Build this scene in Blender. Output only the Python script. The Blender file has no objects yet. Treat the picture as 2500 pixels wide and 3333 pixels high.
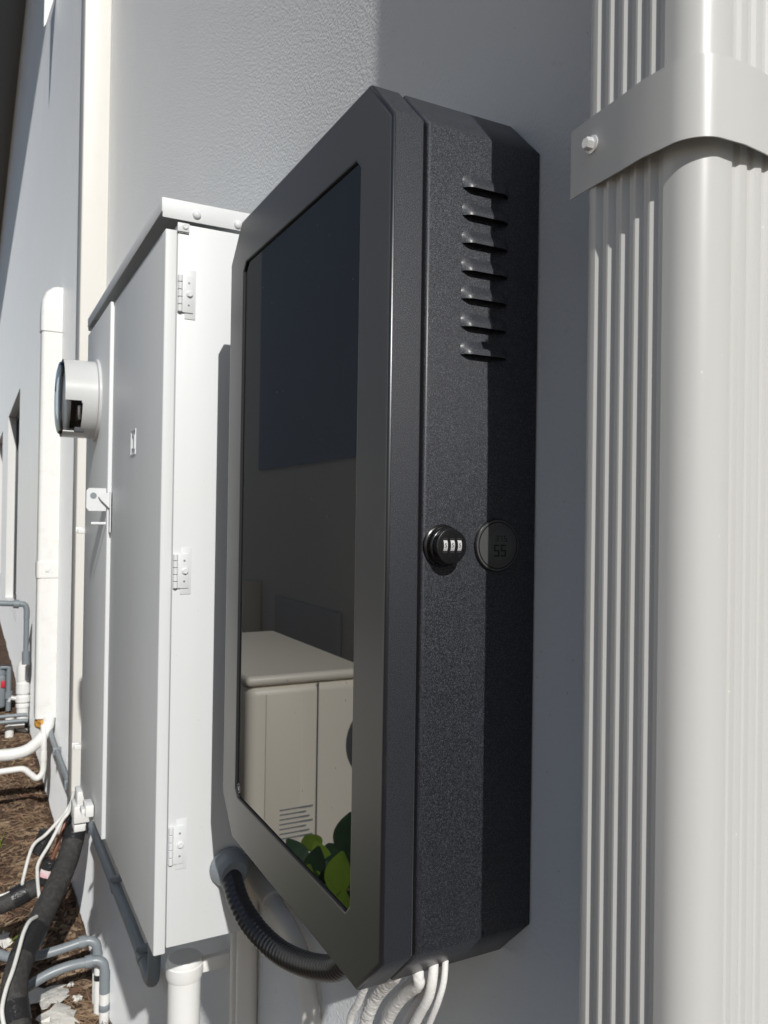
import bpy, bmesh, math, random
from mathutils import Vector, Matrix, noise
random.seed(7)
S = bpy.context.scene
R = math.radians
# ------------------------------------------------------------------ camera, sky, sun, exposure
# world: the house wall is the plane y = 0.156, x runs along it, z is up; the cabinet's front is y = 0
YAW, PITCH, ROLL, FPX = 0.47975, 0.0079, 0.0148, 2586.1
cp = Vector((0.5857, -0.30742, 0.01577))
fw = Vector((-math.cos(YAW) * math.cos(PITCH), math.sin(YAW) * math.cos(PITCH), math.sin(PITCH)))
rt = fw.cross(Vector((0, 0, 1))).normalized(); up = rt.cross(fw)
r2 = rt * math.cos(ROLL) + up * math.sin(ROLL); u2 = -rt * math.sin(ROLL) + up * math.cos(ROLL)
cd = bpy.data.cameras.new('camera'); cam = bpy.data.objects.new('camera', cd); S.collection.objects.link(cam)
cam.matrix_world = Matrix(((r2.x, u2.x, -fw.x, cp.x), (r2.y, u2.y, -fw.y, cp.y), (r2.z, u2.z, -fw.z, cp.z), (0, 0, 0, 1)))
cd.sensor_fit = 'AUTO'; cd.sensor_width = 36.0; cd.lens = 36.0 * FPX / 3333.0
cd.clip_start = 0.02; cd.clip_end = 500
cd.dof.use_dof = True; cd.dof.focus_distance = 0.8; cd.dof.aperture_fstop = 20.0
S.camera = cam

SUN = Vector((1.0, -0.16, 0.68)).normalized()          # towards the sun
w = bpy.data.worlds.new('World'); S.world = w; w.use_nodes = True
nt = w.node_tree; bg = nt.nodes['Background']
sky = nt.nodes.new('ShaderNodeTexSky'); sky.sky_type = 'NISHITA'; sky.sun_disc = False
sky.sun_elevation = math.asin(SUN.z); sky.sun_rotation = math.atan2(SUN.x, SUN.y)
nt.links.new(sky.outputs[0], bg.inputs[0]); bg.inputs[1].default_value = 0.066
sl = bpy.data.lights.new('sun', 'SUN'); sl.energy = 3.5; sl.angle = R(0.5); sl.color = (1.0, 0.98, 0.945)
so = bpy.data.objects.new('sun', sl); S.collection.objects.link(so)
so.rotation_euler = SUN.to_track_quat('Z', 'Y').to_euler(); so.location = (4, -2, 5)
S.view_settings.view_transform = 'Standard'; S.view_settings.look = 'None'
S.view_settings.exposure = 0.0; S.view_settings.gamma = 1.0
S.cycles.max_bounces = 8; S.cycles.transparent_max_bounces = 8
S.cycles.use_denoising = True

# ------------------------------------------------------------------ helpers
def thing(name, label, cat, loc=(0, 0, 0), group=None, kind=None):
    o = bpy.data.objects.new(name, None); S.collection.objects.link(o); o.location = loc
    o.empty_display_size = 0.05
    return tag(o, label, cat, group, kind)
def tag(o, label=None, cat=None, group=None, kind=None):
    if label: o['label'] = label
    if cat: o['category'] = cat
    if group: o['group'] = group
    if kind: o['kind'] = kind
    return o

class MB:
    def __init__(s): s.bm = bmesh.new()
    def box(s, x0, x1, y0, y1, z0, z1, bev=0.0, seg=2):
        b = bmesh.new()
        bmesh.ops.create_cube(b, size=1)
        for v in b.verts:
            v.co = Vector(((x0 + x1) / 2 + v.co.x * (x1 - x0), (y0 + y1) / 2 + v.co.y * (y1 - y0), (z0 + z1) / 2 + v.co.z * (z1 - z0)))
        if bev: bmesh.ops.bevel(b, geom=list(b.edges), offset=bev, segments=seg, affect='EDGES', profile=0.5)
        return s.join(b)
    def join(s, b, M=None):
        if M is not None: bmesh.ops.transform(b, matrix=M, verts=b.verts)
        me = bpy.data.meshes.new('tmp'); b.to_mesh(me); b.free(); s.bm.from_mesh(me); bpy.data.meshes.remove(me)
        return s
    def loops(s, rings, closed=True, cap0=False, cap1=False):
        vs = [[s.bm.verts.new(p) for p in r] for r in rings]
        n = len(rings[0])
        for a, b in zip(vs, vs[1:]):
            for i in range(n if closed else n - 1):
                j = (i + 1) % n
                try: s.bm.faces.new((a[i], a[j], b[j], b[i]))
                except ValueError: pass
        if cap0: s.bm.faces.new(list(reversed(vs[0])))
        if cap1: s.bm.faces.new(vs[-1])
        return s
    def tube(s, pts, r, n=14, cap=True, steps=6, rib=None, smooth=True, rfun=None):
        P = spline(pts, steps) if smooth and len(pts) > 2 else [Vector(p) for p in pts]
        if rib:                                        # resample evenly for corrugation
            P = resample(P, rib[0])
        rings = []; T0 = None; N = None
        for i, p in enumerate(P):
            t = (P[min(i + 1, len(P) - 1)] - P[max(i - 1, 0)]).normalized()
            if N is None:
                N = t.orthogonal().normalized()
            else:
                N = (N - t * N.dot(t)).normalized()
            B = t.cross(N)
            rr = r
            if rib: rr = r * (1 + rib[1] * (1 if (i // rib[2]) % 2 else -1))
            if rfun: rr = rfun(i / (len(P) - 1))
            rings.append([p + (N * math.cos(2 * math.pi * k / n) + B * math.sin(2 * math.pi * k / n)) * rr for k in range(n)])
        return s.loops(rings, True, cap, cap)
    def lathe(s, prof, c, ax, n=32, ph=0.0):
        ax = Vector(ax).normalized(); u = ax.orthogonal().normalized(); v = ax.cross(u); c = Vector(c)
        rings = [[c + ax * h + (u * math.cos(ph + 2 * math.pi * k / n) + v * math.sin(ph + 2 * math.pi * k / n)) * max(r, 1e-5) for k in range(n)] for r, h in prof]
        return s.loops(rings, True, True, True)
    def poly(s, pts): s.bm.faces.new([s.bm.verts.new(p) for p in pts]); return s
    def prism(s, pts, d):
        d = Vector(d); a = [Vector(p) for p in pts]
        return s.loops([a, [p + d for p in a]], True, True, True)
    def build(s, name, mat, parent=None, ang=38, flat=False, bev=None):
        bm = s.bm
        bmesh.ops.recalc_face_normals(bm, faces=bm.faces)
        if not flat:
            for f in bm.faces: f.smooth = True
            for e in bm.edges:
                e.smooth = len(e.link_faces) == 2 and e.calc_face_angle(0) < R(ang)
        me = bpy.data.meshes.new(name); bm.to_mesh(me); bm.free()
        me.materials.append(mat)
        o = bpy.data.objects.new(name, me); S.collection.objects.link(o)
        if parent is not None:
            o.parent = parent
            if parent.type == 'EMPTY': o.matrix_parent_inverse = Matrix.Translation(-Vector(parent.location))
        if bev:
            m = o.modifiers.new('edge', 'BEVEL'); m.width = bev; m.segments = 2; m.limit_method = 'ANGLE'; m.angle_limit = R(40)
        return o
def spline(pts, steps):
    p = [Vector(q) for q in pts]; p = [p[0] * 2 - p[1]] + p + [p[-1] * 2 - p[-2]]; out = []
    for i in range(1, len(p) - 2):
        for k in range(steps):
            t = k / steps; a, b, c, d = p[i - 1], p[i], p[i + 1], p[i + 2]
            out.append(0.5 * ((2 * b) + (c - a) * t + (2 * a - 5 * b + 4 * c - d) * t * t + (3 * b - a - 3 * c + d) * t ** 3))
    out.append(p[-2]); return out
def resample(P, step):
    out = [P[0]]; acc = 0.0
    for a, b in zip(P, P[1:]):
        L = (b - a).length; t = step - acc
        while t <= L:
            out.append(a.lerp(b, t / L)); t += step
        acc = L - (t - step)
    return out

# ------------------------------------------------------------------ materials
class NM:
    def __init__(s, name, col=(.5, .5, .5), rough=.5, spec=.5, metal=0., ior=None, coat=0.):
        s.m = bpy.data.materials.new(name); s.m.use_nodes = True; s.t = s.m.node_tree; s.n = s.t.nodes; s.l = s.t.links
        s.p = s.n['Principled BSDF']; p = s.p.inputs
        p['Base Color'].default_value = (*col, 1); p['Roughness'].default_value = rough; p['Metallic'].default_value = metal
        p['Specular IOR Level'].default_value = spec; p['Coat Weight'].default_value = coat
        if ior: p['IOR'].default_value = ior
        tc = s.n.new('ShaderNodeTexCoord'); _mp = s.n.new('ShaderNodeMapping'); _mp.inputs['Location'].default_value = (.3713, .2177, .1391); s.l.new(tc.outputs['Object'], _mp.inputs['Vector']); s.co = _mp.outputs[0]; s.nrm = None; s.col = col
    def noise(s, scale, detail=3, rough=.5, dist=0., vec=None):
        x = s.n.new('ShaderNodeTexNoise'); x.inputs['Scale'].default_value = scale; x.inputs['Detail'].default_value = detail
        x.inputs['Roughness'].default_value = rough; x.inputs['Distortion'].default_value = dist
        s.l.new(vec or s.co, x.inputs['Vector']); return x.outputs['Fac']
    def map(s, sc):
        x = s.n.new('ShaderNodeMapping'); x.inputs['Scale'].default_value = sc; s.l.new(s.co, x.inputs['Vector']); return x.outputs[0]
    def voro(s, scale, vec=None, feat='F1'):
        x = s.n.new('ShaderNodeTexVoronoi'); x.feature = feat; x.inputs['Scale'].default_value = scale; s.l.new(vec or s.co, x.inputs['Vector']); return x.outputs['Distance']
    def ramp(s, fac, a, b):
        x = s.n.new('ShaderNodeMapRange'); x.inputs[1].default_value = a; x.inputs[2].default_value = b; s.l.new(fac, x.inputs[0]); return x.outputs[0]
    def mixcol(s, fac, c2, k=1.0):
        cur = s.p.inputs['Base Color']; x = s.n.new('ShaderNodeMix'); x.data_type = 'RGBA'
        if k != 1.0:
            m = s.n.new('ShaderNodeMath'); m.operation = 'MULTIPLY'; m.inputs[1].default_value = k; s.l.new(fac, m.inputs[0]); fac = m.outputs[0]
        s.l.new(fac, x.inputs['Factor'])
        if cur.is_linked: s.l.new(cur.links[0].from_socket, x.inputs['A'])
        else: x.inputs['A'].default_value = cur.default_value[:]
        x.inputs['B'].default_value = (*c2, 1); s.l.new(x.outputs['Result'], cur); return s
    def rough(s, fac, a, b):
        x = s.n.new('ShaderNodeMapRange'); x.inputs[3].default_value = a; x.inputs[4].default_value = b; s.l.new(fac, x.inputs[0]); s.l.new(x.outputs[0], s.p.inputs['Roughness']); return s
    def bump(s, h, strength, dist):
        x = s.n.new('ShaderNodeBump'); x.inputs['Strength'].default_value = strength; x.inputs['Distance'].default_value = dist
        s.l.new(h, x.inputs['Height'])
        if s.nrm: s.l.new(s.nrm, x.inputs['Normal'])
        s.nrm = x.outputs[0]; s.l.new(s.nrm, s.p.inputs['Normal']); return s

m_wall = NM('wall_paint', (.71, .73, .74), .42, .5)
m_wall.p.inputs['Diffuse Roughness'].default_value = 1.0
m_wall.mixcol(m_wall.ramp(m_wall.noise(2.2, 4), .4, .75), (.75, .765, .77), .6)
m_wall.mixcol(m_wall.ramp(m_wall.noise(45, 2), .70, .78), (.52, .53, .54), .35)
m_wall.bump(m_wall.noise(220, 3, .55), .75, .0015); m_wall.bump(m_wall.noise(320, 2), .25, .0008)
m_wall.rough(m_wall.noise(20, 2), .36, .52)
m_wall.mixcol(m_wall.ramp(m_wall.voro(60), .07, .03), (.36, .37, .38), .7)
m_soffit = NM('soffit_paint', (.26, .29, .30), .6)
m_soffit.bump(m_soffit.noise(30), .2, .002)
m_white = NM('white_paint', (.77, .77, .75), .38)
m_white.mixcol(m_white.ramp(m_white.noise(9, 5, .6), .45, .8), (.72, .71, .66), .5)
m_white.bump(m_white.noise(60, 2), .12, .0012)
m_pvc = NM('white_plastic', (.83, .83, .81), .33)
m_pvc.mixcol(m_pvc.ramp(m_pvc.noise(14, 5, .65), .52, .8), (.66, .63, .56), .45)
m_cover = NM('cover_paint', (.76, .745, .70), .42)
m_cover.mixcol(m_cover.ramp(m_cover.noise(3, 6, .6), .5, .8), (.66, .64, .58), .5)
m_cover.bump(m_cover.noise(80, 2), .1, .001)
m_panel = NM('panel_paint', (.705, .725, .73), .5)
_sv = m_panel.map((22, 22, 1.2))
m_panel.mixcol(m_panel.ramp(m_panel.noise(1, 4, .6, 0, _sv), .5, .75), (.64, .645, .63), .35)
m_panel.mixcol(m_panel.ramp(m_panel.noise(6, 5, .6), .45, .85), (.69, .695, .68), .45)
m_panel.mixcol(m_panel.ramp(m_panel.voro(34), .06, .03), (.62, .60, .55), .55)
m_panel.bump(m_panel.noise(26, 2), .10, .002); m_panel.bump(m_panel.noise(240, 2), .08, .0005)
m_face = NM('panel_grazing_grey', (.36, .385, .395), .36)  # shaded copy of the white panel paint: grazing-light grey as colour, unused
m_face.mixcol(m_face.ramp(m_face.voro(26), .05, .03), (.52, .54, .54), .5)
m_face.mixcol(m_face.ramp(m_face.noise(5, 4), .4, .8), (.33, .355, .37), .6)
m_face.bump(m_face.noise(140, 2), .10, .0006)
m_ds = NM('downspout_paint', (.565, .565, .545), .30)
_sv = m_ds.map((30, 30, .9))
m_ds.mixcol(m_ds.ramp(m_ds.noise(1, 5, .65, 0, _sv), .5, .8), (.52, .515, .49), .45)
m_ds.mixcol(m_ds.ramp(m_ds.noise(26, 5, .7), .62, .75), (.50, .49, .46), .25)
m_ds.mixcol(m_ds.ramp(m_ds.voro(38), .035, .015), (.8, .8, .78), .7)
m_ds.bump(m_ds.noise(16, 2), .05, .002); m_ds.rough(m_ds.noise(30, 3), .27, .38)
m_black = NM('black_powder_coat', (.007, .008, .012), .5, .5, ior=1.5, coat=.45)
m_black.p.inputs['Coat Roughness'].default_value = .31
_g = m_black.noise(1550, 2, .6)
m_black.mixcol(m_black.ramp(_g, .48, .70), (.115, .124, .146), 1.0)
m_black.bump(_g, .55, .0007); m_black.rough(m_black.noise(900, 2), .42, .56)
m_blackf = NM('black_satin', (.010, .0115, .015), .33, .5, ior=1.75)
m_blackf.mixcol(m_blackf.ramp(m_blackf.noise(9, 6, .7), .6, .85), (.04, .041, .042), .6)
m_blackf.p.inputs['Sheen Weight'].default_value = .11; m_blackf.p.inputs['Sheen Roughness'].default_value = .35
m_blackf.bump(m_blackf.noise(900, 1), .12, .0002); m_blackf.rough(m_blackf.noise(7, 4), .28, .38)
m_dark = NM('dark_gap', (.008, .008, .009), .7)
m_gloss = NM('black_gloss_plastic', (.010, .010, .011), .22)
m_gloss.mixcol(m_gloss.ramp(m_gloss.noise(260, 3), .62, .72), (.08, .075, .07), .4)
m_screen = NM('screen_glass', (.004, .005, .006), .015, .5, ior=2.3)
m_screen.mixcol(m_screen.ramp(m_screen.voro(42), .035, .02), (.25, .25, .24), .7)
m_screen.rough(m_screen.ramp(m_screen.voro(55), .05, .03), .015, .5)
m_mark = NM('white_print', (.62, .62, .62), .5)
m_lcd = NM('lcd_grey', (.085, .092, .086), .4)
m_seg = NM('lcd_segment', (.012, .012, .013), .5)
m_steel = NM('zinc_steel', (.80, .80, .79), .24, .5, .35)
m_steel.rough(m_steel.noise(200, 2), .18, .38)
m_silver = NM('thermometer_rim', (.10, .10, .10), .5, .5, .4)
m_gpvc = NM('grey_plastic', (.235, .265, .285), .36)
m_gpvc.mixcol(m_gpvc.ramp(m_gpvc.noise(30, 4), .5, .8), (.32, .33, .34), .6)
m_gpvc.bump(m_gpvc.noise(160, 2), .08, .0006)
m_gapaint = NM('grey_gas_paint', (.22, .25, .27), .45)
m_hose = NM('black_hose', (.030, .031, .036), .30)
m_hose.mixcol(m_hose.ramp(m_hose.noise(120, 3), .55, .8), (.06, .058, .055), .6)
m_ins = NM('black_foam', (.035, .034, .033), .75)
m_ins.mixcol(m_ins.ramp(m_ins.noise(55, 5, .7), .45, .75), (.095, .09, .082), .75)
m_ins.bump(m_ins.noise(180, 3), .5, .002)
m_tape = NM('black_tape', (.022, .022, .023), .32)
m_tape.bump(m_tape.noise(70, 3, .5, 1.5), .7, .004)
m_wire = NM('white_cable', (.76, .755, .72), .42)
m_wire.mixcol(m_wire.ramp(m_wire.noise(40, 4), .5, .8), (.58, .55, .48), .5)
m_copper = NM('copper', (.32, .15, .10), .45, .5, .5)
m_spray = NM('spray_foam', (.80, .79, .77), .65)
m_spray.mixcol(m_spray.ramp(m_spray.noise(60, 4), .55, .75), (.68, .65, .58), .6)
m_spray.bump(m_spray.noise(320, 3, .6), .5, .0012)
m_orange = NM('orange_foam', (.58, .30, .06), .6)
m_orange.bump(m_orange.noise(60, 4), .9, .01); m_orange.mixcol(m_orange.ramp(m_orange.noise(30, 4), .5, .7), (.38, .18, .03), .7)
m_soil = NM('mulch_soil', (.115, .074, .052), .9, .2)
m_soil.mixcol(m_soil.ramp(m_soil.noise(38, 6, .7), .45, .7), (.20, .14, .095), .9)
m_soil.mixcol(m_soil.ramp(m_soil.noise(9, 4), .55, .75), (.06, .042, .032), .7)
m_soil.bump(m_soil.noise(60, 6, .7), .9, .02)
m_straw = NM('straw', (.33, .225, .14), .7, .3)
m_straw.mixcol(m_straw.ramp(m_straw.noise(3, 2), .35, .65), (.15, .092, .058), 1.0)
m_chip = NM('wood_chip', (.15, .085, .055), .8, .3)
m_chip.mixcol(m_chip.ramp(m_chip.noise(8, 2), .4, .6), (.36, .27, .18), .9)
m_flake = NM('paint_flake', (.72, .70, .65), .6); m_flake.bump(m_flake.noise(30, 4), .8, .01)
m_leaf = NM('bright_leaf', (.27, .42, .05), .4); m_leaf.p.inputs['Transmission Weight'].default_value = 0.0
m_leafd = NM('shady_leaf', (.022, .045, .022), .35)  # dark copy of the leaf: shade on the mirrored leaves put into the colour
m_stem = NM('stem_green', (.19, .25, .07), .5)
m_red = NM('red_tag', (.55, .03, .04), .5)
m_ac = NM('beige_metal', (.82, .775, .675), .4); m_ac.bump(m_ac.noise(30, 2), .05, .002)
m_grey_dark = NM('dark_grey_metal', (.07, .075, .085), .5)
m_nwall = NM('neighbour_wall_paint', (.80, .79, .77), .6); m_nwall.bump(m_nwall.noise(95, 3), .5, .003)
m_sheet = NM('blue_grey_sheet', (.36, .43, .55), .6)
m_shut = NM('grey_shutter', (.60, .61, .63), .6)
m_mgrey = NM('meter_grey_plastic', (.56, .57, .565), .28)
m_wglass = NM('window_glass', (.02, .025, .03), .05, .5)
m_sticker = NM('paper_label', (.75, .66, .66), .5)
m_sticker.mixcol(m_sticker.ramp(m_sticker.noise(28, 1), .45, .6), (.72, .35, .40), .8)
m_rust = NM('rusty_bracket', (.45, .45, .42), .55)
# clear glass dome: mostly transparent, glossy by Fresnel
m_clear = bpy.data.materials.new('clear_glass'); m_clear.use_nodes = True
t = m_clear.node_tree; t.nodes.remove(t.nodes['Principled BSDF'])
_o = t.nodes['Material Output']; _t = t.nodes.new('ShaderNodeBsdfTransparent'); _t.inputs[0].default_value = (.93, .95, .97, 1)
_gl = t.nodes.new('ShaderNodeBsdfGlossy'); _gl.inputs['Roughness'].default_value = .02
_f = t.nodes.new('ShaderNodeFresnel'); _f.inputs[0].default_value = 1.5; _mx = t.nodes.new('ShaderNodeMixShader')
t.links.new(_f.outputs[0], _mx.inputs[0]); t.links.new(_t.outputs[0], _mx.inputs[1]); t.links.new(_gl.outputs[0], _mx.inputs[2]); t.links.new(_mx.outputs[0], _o.inputs[0])
m_leaf.mixcol(m_leaf.ramp(m_leaf.noise(60, 4), .4, .7), (.20, .34, .04), .8); m_leafd.mixcol(m_leafd.ramp(m_leafd.noise(50, 4), .4, .7), (.035, .075, .03), .8)
# translucent young leaf
_t = m_leaf.n.new('ShaderNodeBsdfTranslucent'); _t.inputs[0].default_value = (.35, .52, .04, 1); _mx = m_leaf.n.new('ShaderNodeMixShader'); _mx.inputs[0].default_value = .5
m_leaf.l.new(m_leaf.p.outputs[0], _mx.inputs[1]); m_leaf.l.new(_t.outputs[0], _mx.inputs[2]); m_leaf.l.new(_mx.outputs[0], m_leaf.n['Material Output'].inputs[0])

YW = 0.156                                             # wall plane
# ------------------------------------------------------------------ ground
GZ = -1.765
def gh(x, y):
    return GZ + .012 * math.sin(x * 3.1 + y * 2) + .010 * math.sin(x * 7.3 - y * 9) + .008 * math.sin(x * 17 + y * 13) - .02 * max(0, min(1, (-x - 3.6) / 1.5))
g = MB()
xs = [-60, -30, -18] + [-12 + .06 * i for i in range(200)] + [.5, 2, 6, 15, 40]
ys = [-40, -15, -6, -3] + [-1.8 + .05 * i for i in range(40)] + [.156 + .044]
vv = [[g.bm.verts.new((x, y, gh(x, y) if -12 <= x <= 0 and y > -1.9 else GZ)) for y in ys] for x in xs]
for i in range(len(xs) - 1):
    for j in range(len(ys) - 1): g.bm.faces.new((vv[i][j], vv[i + 1][j], vv[i + 1][j + 1], vv[i][j + 1]))
tag(g.build('ground', m_soil.m, ang=90), kind='structure')

# fibres and chips of the mulch bed: nobody could count them
st = MB(); ch = MB()
def blade(mb, p, d, L, wd, curl):
    n = 4; side = Vector((-d.y, d.x, 0)); a = []; b = []
    for k in range(n + 1):
        q = k / n; c = p + d * (L * q) + side * (curl * L * q * q) + Vector((0, 0, .012 * math.sin(q * math.pi) + .004))
        c.z = gh(c.x, c.y) + .004 + .02 * random.random() * math.sin(q * math.pi)
        if c.y > YW - .004: c.y = YW - .004
        ww = wd * (1 - .5 * q); a.append(c + side * ww); b.append(c - side * ww + Vector((0, 0, wd)))
    mb.loops([a, b], closed=False)
for i in range(6000):
    x = -1.2 - 6.8 * random.random() ** 1.3; y = YW - .01 - 1.0 * random.random() ** 1.4
    th = random.uniform(0, 6.283)
    blade(st, Vector((x, y, 0)), Vector((math.cos(th), math.sin(th), 0)), random.uniform(.04, .19), random.uniform(.0008, .0022), random.uniform(-.7, .7))
tag(st.build('straw', m_straw.m), 'pale dry straw strands scattered over the brown mulch', 'straw', kind='stuff')
for i in range(4200):
    x = -1.2 - 6.8 * random.random() ** 1.3; y = YW - .03 - 1.0 * random.random() ** 1.3
    b = bmesh.new(); bmesh.ops.create_cube(b, size=1)
    s = random.uniform(.007, .026)
    M = Matrix.Translation((x, y, gh(x, y) + .004)) @ Matrix.Rotation(random.uniform(0, 6.28), 4, 'Z') @ Matrix.Rotation(random.uniform(-.6, .6), 4, 'X') @ Matrix.Diagonal((s * random.uniform(1, 3), s * .7, s * .35, 1))
    ch.join(b, M)
tag(ch.build('wood_chips', m_chip.m, flat=True), 'brown wood chips of the mulch along the wall', 'mulch', kind='stuff')

# ------------------------------------------------------------------ house wall with two recessed windows and an eave
hw = thing('house_wall', 'long grey stuccoed house wall that the black cabinet and white panel hang on', 'wall', (0, YW, GZ))
wins = [(-12.05, -9.05, -1.20, 1.40), (-17.2, -14.3, -1.20, 1.40)]
wl = MB()
xb = sorted([-40, 5] + [v for q in wins for v in q[:2]]); zb = [-2.2, -1.20, 1.40, 5.86]
for x0, x1 in zip(xb, xb[1:]):
    for z0, z1 in zip(zb, zb[1:]):
        if any(abs(x0 - q[0]) < .01 and abs(z0 - q[2]) < .01 for q in wins): continue
        wl.poly([(x0, YW, z0), (x1, YW, z0), (x1, YW, z1), (x0, YW, z1)])
bmesh.ops.remove_doubles(wl.bm, verts=wl.bm.verts, dist=.001)
wl.box(-40, 5, YW + .16, YW + .30, -2.2, 5.86)
wl.build('wall_face', m_wall.m, hw, flat=True)
for x0, x1, z0, z1 in wins:
    f = MB()
    for a, b in (((x0, z0), (x0, z1)), ((x0, z1), (x1, z1)), ((x1, z1), (x1, z0)), ((x1, z0), (x0, z0))):
        f.poly([(a[0], YW, a[1]), (b[0], YW, b[1]), (b[0], YW + .15, b[1]), (a[0], YW + .15, a[1])])
    fo = f.build('window', m_white.m, hw, flat=True)
    h = MB()
    for xx in (x0 + .03, (x0 + x1) / 2, x1 - .03): h.box(xx - .03, xx + .03, YW + .10, YW + .14, z0, z1, .004)
    h.box(x0, x1, YW + .101, YW + .139, z0, z0 + .06, .004); h.box(x0, x1, YW + .101, YW + .139, z1 - .06, z1, .004)
    h.build('frame', m_grey_dark.m, fo)
    MB().box(x0, x1, YW + .118, YW + .124, z0, z1).build('pane', m_wglass.m, fo)
e = MB(); e.box(-40, 5, YW - .43, YW + .30, 5.86, 5.90); e.build('soffit', m_soffit.m, hw)
e = MB(); e.box(-40, 5, YW - .46, YW - .425, 5.80, 6.05, .006); e.build('fascia', m_soffit.m, hw)
# small white wedge fixed high on the wall
k = MB(); k.prism([(-5.30, YW - .003, 3.60), (-5.30, YW - .070, 3.95), (-5.30, YW - .075, 3.34), (-5.30, YW - .062, 3.36)], (-.03, 0, 0))
tag(k.build('wall_wedge', m_white.m, flat=True), 'white wedge bracket fixed high on the grey wall near the eave', 'piece')

# ------------------------------------------------------------------ display cabinet
W, H, C = .46427, .8, .04523
D1, GAP = .03062, .00386
def octa(y, ins=0.0, c=None):
    x0, x1, h = -W + ins, -ins, H / 2 - ins; c = (C - .586 * ins) if c is None else c
    return [Vector(p) for p in ((x1 - c, y, h), (x1, y, h - c), (x1, y, -h + c), (x1 - c, y, -h), (x0 + c, y, -h), (x0, y, -h + c), (x0, y, h - c), (x0 + c, y, h))]
def hole(y, e=0.0):
    x0, x1, zt, zb, c = -W + .05503 - e, -.06006 + e, .4 - .05725 + e, -.4 + .05663 - e, .010
    return [Vector(p) for p in ((x1 - c, y, zt), (x1, y, zt - c), (x1, y, zb + c), (x1 - c, y, zb), (x0 + c, y, zb), (x0, y, zb + c), (x0, y, zt - c), (x0 + c, y, zt))]
cab = thing('display_cabinet', 'black wall mounted display cabinet with chamfered corners, glossy screen and combination lock', 'display cabinet', (-W / 2, YW, -H / 2))
r = .0028
b = MB()
rnd = [(r * (1 - math.cos(a)), r * (1 - math.sin(a))) for a in (R(0), R(22), R(45), R(68), R(90))]   # (inset, y)
b.loops([octa(D1, .012), octa(D1, .001), octa(D1 - .001), octa(r + .001, 0)] + [octa(y, i) for i, y in rnd] + [octa(0, r + .001), hole(0, .001), hole(0), hole(.0008, -.0008)])
b.build('door', m_blackf.m, cab, ang=50)
b = MB(); b.loops([hole(.0009, -.0008), hole(.012, -.0008)]); b.build('shaded_reveal', m_dark.m, cab)  # darker than the door: shade inside the recess put into the colour
b = MB(); b.loops([octa(D1 - .004, .010), octa(D1 + GAP + .004, .010)], True, True, True); b.build('gasket', m_dark.m, cab)
b = MB(); y0 = D1 + GAP
b.loops([octa(YW - .002, .03), octa(YW - .002), octa(y0 + r + .001)] + [octa(y0 + y, i) for i, y in rnd] + [octa(y0, r + .001), octa(y0, .02)], True, True, True)
rear = b.build('rear_housing', m_black.m, cab, ang=50)
# bezel side strip has the coarse powder coat too: a thin rim skin set 0.3 mm proud round the door
b = MB(); b.loops([octa(D1 - .0012, -.0003), octa(.0030, -.0003)]); b.build('door_rim', m_black.m, cab, ang=50)
s_ = MB(); s_.loops([hole(.0030, .004)], True, True); scr = s_.build('screen', m_screen.m, cab, flat=True)
# round white mark in the glass corner
k = MB(); c0 = Vector((-.4018, .0028, -.3323))
def ring(mb, c, r0, r1, n=28, y=0):
    mb.loops([[c + Vector((math.cos(a) * q, y, math.sin(a) * q)) for a in [2 * math.pi * i / n for i in range(n)]] for q in (r0, r1)])
ring(k, c0, .0050, .0058)
G = [(-.0026, -.003), (.0012, -.003), (.0022, -.002), (.0022, -.0004), (.0014, .0003), (.0022, .001), (.002, .0024), (.001, .003), (-.0006, .003), (-.0006, .0008), (-.0026, .0014)]
k.poly([c0 + Vector((x, 0, z)) for x, z in G])
k.build('round_mark', m_mark.m, scr, flat=True)
# louvres pressed into the side
for i in range(7):
    zc = .3066 - i * .02438; lo = MB(); n, mseg = 22, 8; ya, yb, hh, hx = .0700, .1195, .0125, .0060
    rows = []
    for a in range(n + 1):
        u = a / n; e_ = min(1, u / .20, (1 - u) / .20); pr = math.sin(e_ * math.pi / 2) ** .9
        rows.append([Vector((.0002 + hx * pr * math.sin(q / mseg * math.pi / 2) ** 1.2, ya + (yb - ya) * u, zc + hh * (1 - q / mseg) * (.75 + .25 * pr))) for q in range(mseg + 1)])
    lo.loops(rows, closed=False)
    lo.build('vent_louvre', m_black.m, rear, ang=80)
    sl_ = MB(); sl_.loops([[rw[-1] for rw in rows[1:-1]], [Vector((.0003, rw[-1].y, rw[-1].z + .0012)) for rw in rows[1:-1]]], closed=False)
    sl_.build('vent_slot', m_dark.m, rear)
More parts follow.
